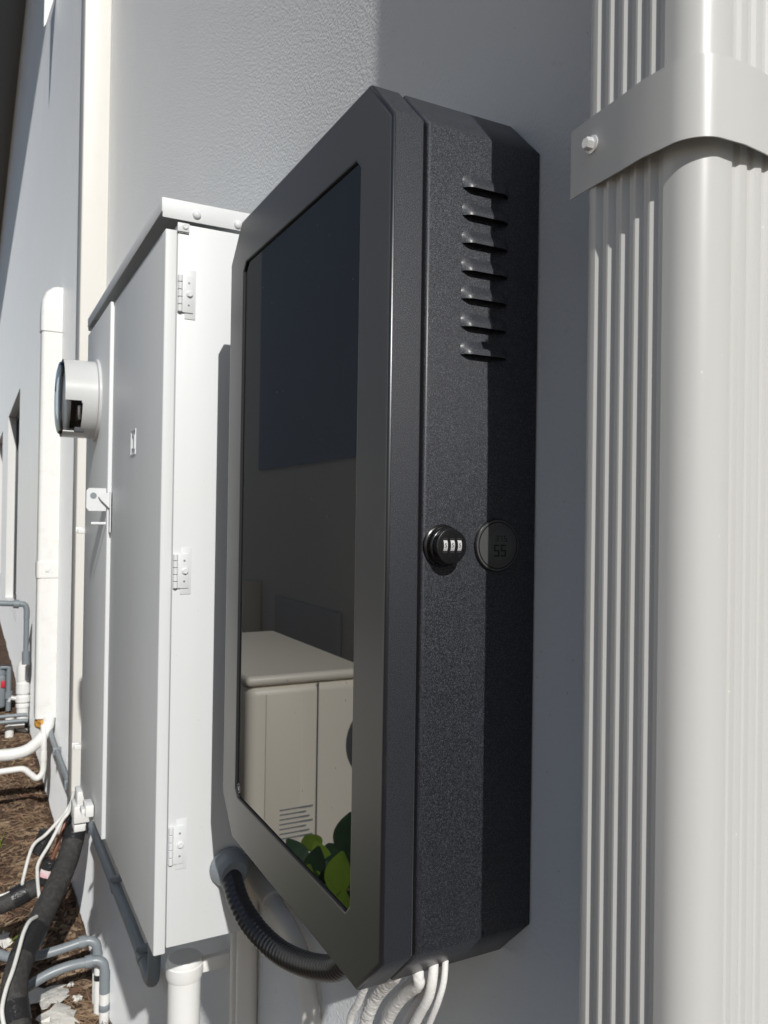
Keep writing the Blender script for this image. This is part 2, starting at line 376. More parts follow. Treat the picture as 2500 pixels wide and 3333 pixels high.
# combination lock
lc = Vector((0, .0535, -.0072)); lk = MB()
lk.lathe([(.0185, .0002), (.0185, .0022), (.0172, .0032), (.0160, .0034)], lc, (1, 0, 0), 48)
ringb = []
for h in (.0034, .0086):
    ringb.append([lc + Vector((h, math.cos(2 * math.pi * i / 120) * (.0163 + .0004 * (i % 2)), math.sin(2 * math.pi * i / 120) * (.0163 + .0004 * (i % 2)))) for i in range(120)])
lk.loops(ringb)
lk.lathe([(.0163, .0086), (.0155, .0096), (.0150, .0098), (.0150, .0155), (.0147, .0168), (.0138, .0172)], lc, (1, 0, 0), 48)
lock = lk.build('lock', m_gloss.m, cab)
def text_mesh(txt, size, M, mat, name, parent):
    cu = bpy.data.curves.new('txt', 'FONT'); cu.body = txt; cu.size = size; cu.align_x = 'CENTER'; cu.align_y = 'CENTER'; cu.extrude = .0001
    o = bpy.data.objects.new('txt', cu); S.collection.objects.link(o)
    dg = bpy.context.evaluated_depsgraph_get(); me = bpy.data.meshes.new_from_object(o.evaluated_get(dg))
    bpy.data.objects.remove(o); me.transform(M); bm = MB(); bm.bm.from_mesh(me); bpy.data.meshes.remove(me)
    return bm.build(name, mat, parent, flat=True)
SIDE = Matrix(((0, 0, 1, 0), (1, 0, 0, 0), (0, 1, 0, 0), (0, 0, 0, 1)))   # text plane -> faces +x, reads along +y
for q in (-1, 0, 1):
    y = lc.y + .0002 + q * .0070; dr = MB()
    rg = []
    for yy in (-.0019, .0019):
        rg.append([Vector((lc.x + .0152 + .0034 * math.cos(a), y + yy, lc.z + .0008 + .0058 * math.sin(a))) for a in [math.pi * (-.5 + i / 14) for i in range(15)]])
    dr.loops(rg, closed=False)
    wh = dr.build('number_wheel', m_steel.m, lock, ang=60)
    text_mesh('5', .0050, Matrix.Translation((lc.x + .01868, y, lc.z + .0008)) @ SIDE, m_seg.m, 'digit', lock)
    MB().box(lc.x + .0171, lc.x + .0174, y - .0023, y + .0023, lc.z - .0056, lc.z + .0072).build('wheel_window', m_dark.m, lock)
# round thermometer
tc_ = Vector((0, .1110, -.0070)); th = MB()
th.lathe([(.0238, .0001), (.0238, .0018), (.0228, .0030), (.0210, .0034), (.0130, .0034)], tc_, (1, 0, 0), 56)
ther = th.build('thermometer', m_gloss.m, cab)
k = MB(); k.lathe([(.0232, .0022), (.0226, .0033), (.0150, .0036)], tc_, (1, 0, 0), 56); k.build('thermometer_rim', m_silver.m, ther)
k = MB(); k.lathe([(.0129, .0034), (.0129, .0038)], tc_ + Vector((0, .0022, 0)), (1, 0, 0), 48); k.build('display', m_lcd.m, ther)
SEG = {'3': 'abgcd', '7': 'abc', '5': 'afgcd'}
def seven(mb, ch_, y0, z0, w_, h_, t_):
    P = {'a': (0, w_, h_ - t_, h_), 'g': (0, w_, h_ / 2 - t_ / 2, h_ / 2 + t_ / 2), 'd': (0, w_, 0, t_), 'f': (0, t_, h_ / 2, h_), 'e': (0, t_, 0, h_ / 2), 'b': (w_ - t_, w_, h_ / 2, h_), 'c': (w_ - t_, w_, 0, h_ / 2)}
    for q in SEG[ch_]:
        a0, a1, c0_, c1 = P[q]; mb.box(.00385, .0041, y0 + a0 + .0001, y0 + a1 - .0001, z0 + c0_ + .0001, z0 + c1 - .0001)
k = MB()
for i, c_ in enumerate('375'): seven(k, c_, .1078 + i * .0042 + (.0006 if i == 2 else 0), -.0034, .0031, .0052, .00075)
k.box(.00385, .0041, .1199, .1206, -.0034, -.0027)
for i, c_ in enumerate('55'): seven(k, c_, .1062 + i * .0074, -.0170, .0057, .0108, .0015)
k.build('reading', m_seg.m, ther, flat=True)

# ------------------------------------------------------------------ downspout with strap
ds = thing('downspout', 'ribbed off white metal downspout beside the black cabinet', 'downspout', (.204, .115, GZ))
x0, x1, yf, yb = .1526, .2500, .0751, .1520
prof = []
def arc(cx, cy, rad, a0, a1, n): return [(cx + rad * math.cos(R(a0 + (a1 - a0) * i / n)), cy + rad * math.sin(R(a0 + (a1 - a0) * i / n))) for i in range(n + 1)]
prof += [(x0, yb), (x0, yf + .006)] + arc(x0 + .006, yf + .006, .006, 180, 270, 4)[1:]
xr = .1630; pitch = .0125
for i in range(5):                                      # flat crest, slope in, flat valley, slope out
    a = xr + i * pitch
    prof += [(a - .0008, yf), (a, yf), (a + .0044, yf + .0030), (a + .0076, yf + .0031), (a + .0108, yf)]
rr = .020
prof += [(xr + 5 * pitch - .001, yf)] + arc(x1 - rr, yf + rr, rr, 270, 360, 12)
for i in range(3):
    a = yf + rr + .010 + i * .0135
    prof += [(x1, a), (x1 - .0006, a + .0015), (x1 - .0022, a + .0035), (x1 - .0022, a + .0060), (x1 - .0004, a + .0082)]
prof += [(x1, yb)]
b = MB(); b.loops([[Vector((x, y, z)) for x, y in prof] for z in (GZ, 5.80)])
b.build('pipe', m_ds.m, ds, ang=28)
sp = [(.1330, .0780), (.158, .0737), (.190, .0695), (.215, .0655), (.232, .0655)] + [(x, y) for x, y in arc(.2365, .0880, .0225, 275, 352, 12)] + [(.2600, .105), (.2580, .125), (.2540, .150)]
b = MB(); zs = (.2455, .2465, .2940, .2950)
def strap_ring(off, z):
    P = [Vector((x, y, z)) for x, y in sp]; out = []
    for i, p in enumerate(P):
        t_ = (P[min(i + 1, len(P) - 1)] - P[max(i - 1, 0)]).normalized(); n_ = Vector((-t_.y, t_.x, 0)); out.append(p + n_ * off + Vector((0, 0, .0525 * max(0, .2325 - p.x))))
    return out
P0 = [strap_ring(0, z) for z in (.2455, .2950)]; P1 = [strap_ring(.0009, z) for z in (.2950, .2455)]
ringz = [P0[0], P0[1], P1[0], P1[1]]
vs = [[b.bm.verts.new(p) for p in q] for q in ringz]
for q in range(4):
    a_, c_ = vs[q], vs[(q + 1) % 4]
    for i in range(len(a_) - 1): b.bm.faces.new((a_[i], a_[i + 1], c_[i + 1], c_[i]))
b.bm.faces.new([vs[q][0] for q in range(4)]); b.bm.faces.new([vs[q][-1] for q in (3, 2, 1, 0)])
stp = b.build('strap', m_ds.m, ds, ang=30)
b = MB(); sc = Vector((.1610, .0730, .2785)); ax = Vector((-.04, -1, 0))
b.lathe([(.0062, 0), (.0062, .0010), (.0050, .0014)], sc, ax, 28)
b.lathe([(.0044, .0012), (.0044, .0056), (.0037, .0064)], sc, ax, 6, .3)
b.build('screw', m_steel.m, stp, flat=False, ang=25)

# ------------------------------------------------------------------ electrical panel
XP, XL = -.600, -1.410
pn = thing('electrical_panel', 'white painted electrical meter panel with hinged door on the grey wall', 'electrical panel', (-1.0, YW, -.63))
b = MB(); b.box(XL, XP, -.0415, .078, -.622, .449, .0012); body = b.build('cabinet_body', m_panel.m, pn)
for z in (.30, -.53): MB().box(XL + .05, XP - .06, .079, YW - .001, z, z + .041).build('mounting_channel', m_gpvc.m, pn)
b = MB(); b.box(-1.066, XP + .0008, -.0600, -.0425, -.630, .438, .0022, 3); door = b.build('door', m_panel.m, pn)
b = MB(); b.box(XL, -1.0690, -.0670, -.0425, -.630, .440, .0022, 3); lft = b.build('meter_cover', m_panel.m, pn)
# drip lid
b = MB(); b.box(XL - .012, XP + .0050, -.0652, .078, .4795, .4815); b.box(XL - .012, XP + .0050, -.0668, -.0650, .4605, .4810, .0006)
b.box(XP + .0034, XP + .0052, -.0655, .078, .4525, .4810, .0006); b.box(XL - .0135, XL - .0115, -.0655, .078, .4525, .4810)
lid = b.build('lid', m_panel.m, pn)
for y, z in ((-.0154, .4640), (.0480, .4610)):
    b = MB(); b.lathe([(.0066, 0), (.0062, .0016), (.0042, .0034), (.0012, .0042)], (XP + .0052, y, z), (1, 0, 0), 24); b.build('rivet', m_panel.m, lid)
b = MB(); b.box(XP + .0002, XP + .0018, -.0425, -.0250, .4370, .4500, .0006); tb = b.build('screw_tab', m_panel.m, pn)
b = MB(); b.lathe([(.0046, 0), (.0044, .0012), (.0030, .0020), (.0008, .0016)], (XP + .0018, -.0312, .4450), (1, 0, 0), 20); b.build('screw', m_panel.m, tb)
b = MB(); b.box(XP + .0002, XP + .0006, -.0420, -.0255, .4340, .4356); b.build('slot', m_dark.m, pn)
# hinges
for zt, zb_ in ((.3722, .3170), (-.0415, -.0925), (-.4440, -.5000)):
    zm = (zt + zb_) / 2; L = zt - zb_
    b = MB(); b.box(XP + .0003, XP + .0012, -.0300, -.0140, zb_ - .009, zt + .009, .0005); hg = b.build('hinge', m_panel.m, pn)
    b = MB(); b.box(XP + .0012, XP + .0030, -.0350, -.0178, zb_, zt, .0006); b.build('hinge_leaf', m_panel.m, hg)
    b = MB()
    for q in range(5):
        za, zc2 = zb_ + L * (q / 5) + .0004, zb_ + L * ((q + 1) / 5) - .0004
        b.lathe([(.0030, 0), (.0036, .0006), (.0036, zc2 - za - .0006), (.0030, zc2 - za)], (XP + .0028, -.0376, za), (0, 0, 1), 18)
    b.build('barrel', m_panel.m, hg)
    b = MB(); b.lathe([(.0050, .0), (.0050, .0014), (.0040, .0020)], (XP + .0030, -.0236, zm), (1, 0, 0), 20); b.box(XP + .0046, XP + .0054, -.0276, -.0196, zm - .0005, zm + .0005)
    b.lathe([(.0040, .0020), (.0040, .0034)], (XP + .0030, -.0236, zm), (1, 0, 0), 6)
    b.build('screw', m_panel.m, hg)
    for q in (-1, 1):
        b = MB(); b.lathe([(.0017, 0), (.0016, .0002)], (XP + .0030, -.0246, zm + q * L * .30), (1, 0, 0), 14); b.build('screw_hole', m_gpvc.m, hg)
# nested square emblem pressed into the door
b = MB(); cx, cz, a, t_ = -.830, .1405, .021, .0020
def frame(mb, h, tt, y0, y1, gap=0):
    for sx in (-1, 1):
        mb.box(cx + sx * h - tt / 2, cx + sx * h + tt / 2, y0, y1, cz - h - tt / 2, cz + h + tt / 2)
    mb.box(cx - h + tt / 2, cx + h - tt / 2, y0 + .0001, y1, cz - h - tt / 2, cz - h + tt / 2); mb.box(cx - h + tt / 2, cx + h - tt / 2, y0 + .0001, y1, cz + h - tt / 2, cz + h + tt / 2)
frame(b, a, t_, -.0612, -.0599); frame(b, a * .52, t_ * .9, -.0612, -.0599)
b.build('emblem', m_panel.m, door)
# latch
b = MB(); zL = .040
b.prism([(-1.0690, -.0690, zL + .027), (-1.0690, -.1010, zL + .027), (-1.0690, -.1060, zL + .022), (-1.0690, -.1060, zL - .012), (-1.0690, -.1010, zL - .018), (-1.0690, -.0690, zL - .018)], (-.0022, 0, 0))
hs = b.build('hasp', m_panel.m, lft, flat=True)
b = MB(); b.lathe([(.0062, 0), (.0062, .0004)], (-1.0688, -.0930, zL + .012), (1, 0, 0), 20); b.build('hasp_hole', m_gpvc.m, hs)
b = MB(); b.prism([(-1.060, -.0625, zL + .020), (-1.060, -.0850, zL + .012), (-1.060, -.0800, zL + .004), (-1.060, -.0640, zL - .012), (-1.060, -.0640, zL - .048), (-1.060, -.0625, zL - .048)], (-.004, 0, 0))
b.box(-1.067, -1.052, -.0640, -.0620, zL - .060, zL + .020)
b.tube([(-1.075, -.0685, zL - .043), (-1.075, -.0960, zL - .043)], .0032, 12)
b.build('latch', m_panel.m, lft)
# meter
mt = Vector((-1.250, -.0680, .2640)); mr = .0835
b = MB(); b.lathe([(mr + .006, -.001), (mr + .006, .004), (mr + .001, .006)], mt, (0, -1, 0), 64); b.build('meter_ring', m_mgrey.m, lft)
b = MB(); N = 120; shell = []
hs_ = [.004, .036, .038, .070]
for r_ in (mr, mr - .003):
    shell.append([[mt + Vector((r_ * math.cos(2 * math.pi * i / N), -h, r_ * math.sin(2 * math.pi * i / N))) for i in range(N)] for h in hs_])
def cut(i, k_):
    d_ = (i + .5) * 360 / N
    lim = (300, 348) if k_ == 1 else (297, 351)
    return k_ >= 1 and lim[0] < d_ < lim[1]
va, vb = [[[b.bm.verts.new(p) for p in q] for q in rows] for rows in shell]
for k_ in range(len(hs_) - 1):
    for i in range(N):
        if cut(i, k_): continue
        for vs in (va, vb): b.bm.faces.new((vs[k_][i], vs[k_][(i + 1) % N], vs[k_ + 1][(i + 1) % N], vs[k_ + 1][i]))
        for di in (-1, 1):
            if cut((i + di) % N, k_):
                q = (i + (di > 0)) % N
                b.bm.faces.new((va[k_][q], va[k_ + 1][q], vb[k_ + 1][q], vb[k_][q]))
        for dk in (-1, 1):
            if 0 <= k_ + dk < len(hs_) - 1 and cut(i, k_ + dk):
                q = k_ + (dk > 0); b.bm.faces.new((va[q][i], va[q][(i + 1) % N], vb[q][(i + 1) % N], vb[q][i]))
b.build('meter_shell', m_mgrey.m, lft)
b = MB(); b.lathe([(mr - .0045, .008), (mr - .0045, .071), (mr - .008, .076), (mr - .020, .079), (.001, .0795)], mt, (0, -1, 0), 64); b.build('meter_glass', m_clear, lft)
b = MB(); b.lathe([(.066, .006), (.066, .028), (.060, .030)], mt, (0, -1, 0), 40); wk = b.build('meter_works', m_gpvc.m, lft)
b = MB(); b.lathe([(.074, .058), (.074, .062)], mt, (0, -1, 0), 48); b.build('glass_backing', m_pvc.m, wk)  # pale disc added behind the glass so its end looks lighter
b = MB(); b.box(mt.x + .030, mt.x + .062, mt.y - .044, mt.y - .036, mt.z - .050, mt.z - .020, .002); b.build('terminal', m_steel.m, wk)
b = MB(); b.box(mt.x - .02, mt.x + .045, mt.y - .048, mt.y - .028, mt.z - .075, mt.z - .056, .002); b.build('terminal_block', m_grey_dark.m, wk)
# small white clips at the left edge and the lower corner
for z in (-.025, -.535):
    b = MB(); b.box(XL - .010, XL + .002, -.0820, -.0660, z - .006, z + .006, .0015); b.box(XL - .014, XL - .008, -.0860, -.0700, z - .003, z + .009, .001); b.build('edge_clip', m_white.m, lft)
b = MB()
b.box(XL - .020, XL + .045, -.0850, -.0450, -.700, -.660, .004); b.box(XL - .014, XL + .036, -.0830, -.0560, -.722, -.704, .003)
b.box(XL - .010, XL + .040, -.0780, -.0500, -.662, -.628, .003)
b.build('corner_latch', m_white.m, lft)
b = MB(); b.box(-1.205, -1.160, -.0860, -.0690, -.615, -.590, .003); b.box(-1.195, -1.165, -.0930, -.0860, -.610, -.598, .002); b.build('cover_latch', m_white.m, lft)

# ------------------------------------------------------------------ corrugated hose from panel to cabinet
hs = thing('corrugated_hose', 'black corrugated hose looping from the white panel to the black cabinet', 'hose', (-.6, .023, -.51))
c0 = Vector((XP, .0500, -.5170))
b = MB(); b.lathe([(.0285, 0), (.0295, .002), (.0295, .008), (.0270, .012), (.0262, .018), (.0240, .024), (.0195, .029)], c0, (1, .06, -.10), 26)
b.build('connector', m_gpvc.m, hs, ang=30)
b = MB(); b.tube([(-.585, .0490, -.520), (-.576, .0490, -.528), (-.550, .0530, -.553), (-.518, .0660, -.5775), (-.476, .0820, -.5905), (-.428, .0950, -.5872), (-.370, .1060, -.5700), (-.320, .113, -.5440), (-.288, .115, -.500), (-.280, .115, -.398)], .0158, 22, steps=16, rib=(.0019, .017, 2))
b.build('hose', m_hose.m, hs, ang=75)
# grey flexible fitting behind it, on the wall
fc = thing('conduit_fitting', 'grey painted coupling and pipe on the wall, half hidden behind the corrugated hose', 'conduit', (-.6, .12, -.55))
b = MB(); b.tube([(-.80, .136, -.50), (-.760, .134, -.560), (-.720, .132, -.586), (-.651, .132, -.597), (-.600, .132, -.604), (-.540, .132, -.612), (-.495, .134, -.640), (-.475, .138, -.70), (-.47, .140, -.80), (-.47, .140, -1.2), (-.47, .140, GZ)], .0140, 18); b.build('pipe', m_cover.m, fc)
b = MB(); b.tube([(-.705, .132, -.588), (-.625, .132, -.601)], .0185, 20); b.build('coupling', m_cover.m, fc)

# ------------------------------------------------------------------ pipes under the panel
cpv = thing('capped_pipe', 'white capped plastic pipe standing under the white electrical panel', 'pipe', (-.90, .045, GZ))
px_, py_ = -.90, .0605
b = MB(); b.tube([(px_, py_, GZ), (px_, py_, -.820)], .0300, 28, smooth=False); b.build('pipe', m_pvc.m, cpv)
b = MB(); b.lathe([(.0302, -.012), (.0325, -.012), (.0345, -.004), (.0345, .012), (.0320, .014), (.0320, .020), (.0290, .024)], (px_, py_, -.830), (0, 0, 1), 28); b.box(px_ - .008, px_ + .008, py_ + .02, YW - .002, -.842, -.816, .003); b.build('cap', m_pvc.m, cpv)
for x, y, rad, lab in ((-.8475, .141, .0090, 'thin cream riser pipe beside the white capped pipe'), (-.7615, .136, .0185, 'thick cream riser pipe between the thin riser and the corrugated hose')):
    rp = thing('riser_pipe', lab, 'pipe', (x, y, GZ), 'riser pipes under the panel')
    b = MB(); b.tube([(x, y, GZ), (x, y, -.600)], rad, 22, smooth=False); b.build('pipe', m_cover.m, rp)
    b = MB(); b.lathe([(rad, -.02), (rad + .003, -.02), (rad + .003, .02), (rad, .02)], (x, y, -1.05), (0, 0, 1), 22); b.build('coupling', m_cover.m, rp)
# grey conduit running under the panel, with U-bend
uc = thing('grey_conduit', 'grey conduit running low along the wall and bending up into the white panel', 'conduit', (-1.5, .12, -1.17))
b = MB(); b.tube([(-2.60, .122, -1.165), (-2.35, .121, -1.168), (-1.92, .120, -1.160), (-1.66, .120, -1.160), (-1.56, .120, -1.168), (-1.505, .120, -1.172), (-1.452, .118, -1.150), (-1.435, .117, -1.10), (-1.435, .117, -1.02)], .0160, 20, steps=8); b.build('pipe', m_gpvc.m, uc)
b = MB(); b.tube([(-1.435, .117, -1.03), (-1.435, .117, -.62)], .0160, 18, smooth=False); b.build('riser', m_gpvc.m, uc)
for x in (-2.05, -1.60):
    b = MB(); b.tube([(x, .120, -1.1645), (x + .03, .120, -1.1645)], .0175, 20); b.box(x + .008, x + .022, .105, YW - .002, -1.147, -1.128, .002); b.lathe([(.006, 0), (.005, .004)], (x + .015, .104, -1.138), (0, -1, 0), 16); b.build('pipe_strap', m_gpvc.m, uc)

# ------------------------------------------------------------------ line-set cover near the panel, with insulated pipes
lv = thing('pipe_cover', 'tall cream painted pipe cover on the wall behind the white panel', 'pipe cover', (-2.76, .11, -1.14))
b = MB(); b.box(-2.830, -2.700, .0560, YW + .0005, -1.140, 5.84, .006, 3); b.build('cover', m_cover.m, lv)
b = MB(); b.box(-2.815, -2.715, .066, .150, -1.146, -1.139); b.build('mouth', m_orange.m, lv)
ip = thing('insulated_pipe', 'thick black foam insulated pipe curving down from the cream pipe cover', 'insulated pipe', (-2.6, .05, -1.2))
pa = [(-2.735, .096, -1.08), (-2.690, .078, -1.165), (-2.58, .036, -1.268), (-2.4, -.052, -1.352), (-2.22, -.128, -1.395), (-2.1, -.163, -1.430), (-2.0, -.160, -1.50), (-1.92, -.140, -1.56), (-1.86, -.15, -1.66), (-1.83, -.22, -1.74)]
b = MB(); b.tube(pa, .0390, 22, steps=8); b.build('foam_tube', m_ins.m, ip)
PP = spline(pa, 8)
def band(i0, i1, rad, par, nm='tape_band'):
    b = MB(); b.tube(PP[i0:i1], rad, 22, smooth=False); return b.build(nm, m_tape.m, par)
band(9, 14, .0405, ip); band(28, 35, .0410, ip); band(44, 49, .0412, ip)
i2 = thing('insulated_pipe', 'thinner taped black insulated pipe with filter lying left of the thick one', 'insulated pipe', (-2.7, 0, -1.25))
pb = [(-2.64, -.020, -1.385), (-2.62, -.075, -1.372), (-2.62, -.128, -1.392), (-2.62, -.20, -1.412), (-2.62, -.30, -1.43), (-2.6, -.45, -1.50)]
b = MB(); b.tube(pb, .0330, 20, steps=8); b.build('foam_tube', m_ins.m, i2)
b = MB(); b.tube([(-2.62, -.095, -1.375), (-2.62, -.145, -1.396)], .0370, 18); b.build('tape_band', m_tape.m, i2)
b = MB(); b.tube([(-2.73, .07, -1.10), (-2.68, .03, -1.18), (-2.63, .00, -1.24), (-2.585, -.022, -1.27)], .0075, 12); b.tube([(-2.585, -.045, -1.335), (-2.585, -.052, -1.38), (-2.585, -.06, -1.43), (-2.58, -.085, -1.50)], .0070, 12); b.build('copper_tube', m_copper.m, i2)
b = MB(); b.tube([(-2.585, -.021, -1.262), (-2.585, -.047, -1.345)], .0300, 22, smooth=False, rfun=lambda q: .030); 
fl_ = b.build('filter_drier', m_tape.m, i2, bev=.006)
b = MB(); b.tube([(-2.66, -.025, -1.185), (-2.66, -.060, -1.262)], .0330, 20, smooth=False); b.build('valve_wrap', m_tape.m, i2, bev=.006)
b = MB(); ax = Vector((0, -.026, -.083)).normalized(); cc = Vector((-2.585, -.034, -1.304)); u_ = Vector((1, 0, 0)); v_ = ax.cross(u_)
b.loops([[cc + ax * h + (u_ * math.cos(R(a)) + v_ * math.sin(R(a))) * .0306 for a in range(-25, 70, 8)] for h in (-.012, .014)], closed=False); b.build('sticker', m_sticker.m, fl_)
for pts, lab in (([(-2.70, .07, -1.06), (-2.61, .039, -1.087), (-2.61, .007, -1.128), (-2.61, -.04, -1.177), (-2.62, -.076, -1.207), (-2.62, -.094, -1.247), (-2.61, -.115, -1.332), (-2.62, -.118, -1.36), (-2.62, -.17, -1.375), (-2.62, -.24, -1.39), (-2.6, -.4, -1.46)], 'white cable nearest the mulch running beside the black filter'),
                 ([(-2.66, .06, -1.05), (-2.55, .033, -1.081), (-2.54, .008, -1.111), (-2.53, -.033, -1.183), (-2.53, -.068, -1.243), (-2.53, -.072, -1.287), (-2.53, -.066, -1.355), (-2.50, -.060, -1.395), (-2.42, -.062, -1.36)], 'white cable between the black filter and the thick insulated pipe'),
                 ([(-2.30, -.09, -1.330), (-2.25, -.115, -1.318), (-2.2, -.135, -1.328), (-2.14, -.152, -1.352), (-2.08, -.170, -1.376), (-2.03, -.190, -1.402), (-1.98, -.202, -1.432), (-1.94, -.196, -1.468), (-1.88, -.185, -1.53), (-1.82, -.2, -1.62)], 'white cable lying along the top of the thick insulated pipe')):
    b = MB(); b.tube(pts, .0062, 12, steps=8); tag(b.build('cable', m_wire.m), lab, 'cable', 'white cables beside the insulated pipes')

# grey flexible conduits near the ground
for pts, zb_, lab in (([(-2.5, -.42, -1.52), (-2.5, -.229, -1.520), (-2.5, -.161, -1.545), (-2.5, -.091, -1.562), (-2.5, -.01, -1.560), (-2.5, .078, -1.549)], -1.60, 'upper grey flexible conduit turning down at the wall, half hidden by insulated pipe'),
                      ([(-2.35, -.30, -1.72), (-2.35, -.20, -1.65), (-2.35, -.119, -1.592), (-2.35, -.053, -1.560), (-2.35, .016, -1.547), (-2.35, .082, -1.547)], -1.66, 'lower grey flexible conduit with shiny ribs turning down at the wall')):
    q = thing('flexible_conduit', lab, 'conduit', pts[-1], 'grey flexible conduits at the wall foot'); e_ = Vector(pts[-1])
    b = MB(); b.tube(pts, .0165, 18, steps=12, rib=(.0035, .012, 1)); b.build('hose', m_gpvc.m, q, ang=70)
    b = MB(); b.tube([e_ - Vector((0, .010, 0)), e_ + Vector((0, .014, 0))], .0215, 12, smooth=False); b.tube([e_ + Vector((0, .012, 0)), e_ + Vector((.004, .032, -.001)), e_ + Vector((.010, .050, -.014)), e_ + Vector((.013, .055, -.045))], .0165, 16); b.build('elbow', m_gpvc.m, q)
    t_ = e_ + Vector((.013, .055, -.040))
    b = MB(); b.tube([t_, (t_.x, t_.y, zb_)], .0180, 16, smooth=False); b.build('collar', m_gpvc.m, q)
    b = MB(); b.tube([(t_.x, t_.y, zb_ + .004), (t_.x, t_.y, GZ - .02)], .0170, 16, smooth=False); b.build('stub', m_pvc.m, q)
    b = MB(); b.lathe([(.0172, -.012), (.0185, -.010), (.0185, .010), (.0172, .012)], (t_.x, t_.y, zb_ - .05), (0, 0, 1), 16); b.build('ring', m_gpvc.m, q)
b = MB(); b.tube([(-2.42, .128, -1.60), (-2.42, .128, GZ - .02)], .0150, 14, smooth=False); st_ = tag(b.build('white_stub', m_pvc.m), 'short white pipe stub rising from the mulch behind grey conduit', 'pipe')
b = MB(); b.tube([(-2.42, .128, -1.655), (-2.42, .128, -1.635)], .0158, 14, smooth=False); b.build('tape_band', m_tape.m, st_)

# ------------------------------------------------------------------ far white pipe cover with hood and foam at its foot
fcv = thing('pipe_cover', 'rounded white plastic pipe cover with a hood, farther along the wall', 'pipe cover', (-4.5, .1, -1.18))
def dsec(z, s=1.0, x1=-4.430, wx=.10, y0=.042):
    yo = y0 - (s - 1) * .05; xa = x1 + (s - 1) * .05; xb_ = x1 - wx - (s - 1) * .05; rr_ = .024
    P = [(xa, YW - .001)] + [(p, q) for p, q in arc(xa - rr_, yo + rr_, rr_, 0, -90, 6)] + [(p, q) for p, q in arc(xb_ + rr_, yo + rr_, rr_, -90, -180, 6)] + [(xb_, YW - .001)]
    return [Vector((p, q, z)) for p, q in P]
b = MB(); b.loops([dsec(-1.18), dsec(1.12)], True, True, True); b.build('channel', m_pvc.m, fcv)
b = MB(); b.loops([dsec(1.080, 1.10), dsec(1.20, 1.10), dsec(1.26, 1.08, y0=.046), dsec(1.31, 1.0, y0=.062), dsec(1.34, 1.0, y0=.095), dsec(1.345, .9, y0=.105)], True, True, True); b.build('hood', m_pvc.m, fcv, ang=60)
b = MB(); b.loops([dsec(-.36, 1.10), dsec(-.27, 1.10)], True, True, True); cpl = b.build('coupling', m_pvc.m, fcv)
b = MB(); b.box(-4.4245, -4.420, .085, .105, -.325, -.300, .002); b.build('clip', m_pvc.m, cpl)
b = MB(); bmesh.ops.create_icosphere(b.bm, subdivisions=4, radius=1)
for v in b.bm.verts:
    n_ = 1 + .12 * math.sin(v.co.x * 9 + v.co.z * 7) + .08 * math.sin(v.co.y * 13)
    v.co = Vector((-4.48 + v.co.x * .050 * n_, .100 + v.co.y * .052 * n_, -1.205 + v.co.z * .050 * n_))
b.build('sealing_foam', m_orange.m, fcv, ang=90)
ch_ = thing('drain_pipe', 'thick white pipe bending away left under the orange foam', 'pipe', (-4.42, .1, -1.22))
b = MB(); b.tube([(-4.45, .122, -1.170), (-4.435, .112, -1.235), (-4.42, .071, -1.295), (-4.42, .007, -1.347), (-4.42, -.073, -1.363), (-4.42, -.168, -1.362), (-4.42, -.5, -1.37)], .0330, 20, steps=8); b.build('pipe', m_pvc.m, ch_)
ch_ = thing('drain_pipe', 'thin white pipe hanging below the orange foam with a low U bend', 'pipe', (-4.40, .09, -1.25))
b = MB(); b.tube([(-4.42, .089, -1.21), (-4.40, .091, -1.30), (-4.40, .091, -1.42), (-4.40, .086, -1.484), (-4.40, .057, -1.512), (-4.40, .024, -1.484), (-4.40, -.017, -1.450), (-4.40, -.088, -1.448), (-4.40, -.167, -1.45), (-4.4, -.5, -1.46)], .0170, 16, steps=8); b.build('pipe', m_pvc.m, ch_)
b = MB(); b.tube([(-4.40, .0905, -1.36), (-4.40, .0905, -1.415)], .0200, 16, smooth=False); b.build('coupling', m_pvc.m, ch_)
dg = thing('diagonal_conduit', 'thin grey conduit running along the wall from the orange foam', 'conduit', (-4.4, .13, -1.28))
b = MB(); b.tube([(-4.44, .120, -1.21), (-4.36, .132, -1.275), (-3.95, .133, -1.283), (-3.40, .133, -1.275), (-2.84, .133, -1.27)], .0150, 14); b.build('pipe', m_gpvc.m, dg)
for x in (-4.1, -3.5): MB().box(x, x + .02, .112, YW - .002, -1.302, -1.262, .003).build('clip', m_gpvc.m, dg)

# ------------------------------------------------------------------ far services: gas pipe, drain stack, gas meter
gp = thing('gas_pipe', 'grey painted gas pipe crossing below the far window and turning down', 'pipe', (-6.3, .1, -.7))
b = MB(); b.tube([(-6.35, -.6, -.67), (-6.3, -.156, -.688), (-6.3, .040, -.702), (-6.3, .085, -.712), (-6.3, .100, -.755), (-6.3, .100, -.82)], .0220, 16, steps=6); b.tube([(-6.3, .100, -.80), (-6.3, .100, -1.14)], .0200, 16, smooth=False); b.build('pipe', m_gapaint.m, gp)
b = MB(); b.tube([(-6.3, .005, -.70), (-6.3, .045, -.703)], .0340, 16, smooth=False); b.build('union', m_gapaint.m, gp)
b = MB(); b.tube([(-6.3, .100, -1.08), (-6.3, .100, -1.18)], .0290, 16, smooth=False); b.build('coupling', m_gapaint.m, gp)
dk = thing('drain_stack', 'white plastic drain stack with an elbow beside the far white pipe cover', 'pipe', (-6.6, .1, GZ))
b = MB(); b.tube([(-6.6, .153, -1.215), (-6.6, .140, -1.216), (-6.6, .115, -1.232), (-6.6, .100, -1.275), (-6.6, .100, -1.36)], .0480, 20, steps=6); b.tube([(-6.6, .100, -1.34), (-6.6, .100, GZ - .1)], .0460, 20, smooth=False); b.build('pipe', m_pvc.m, dk)
b = MB()
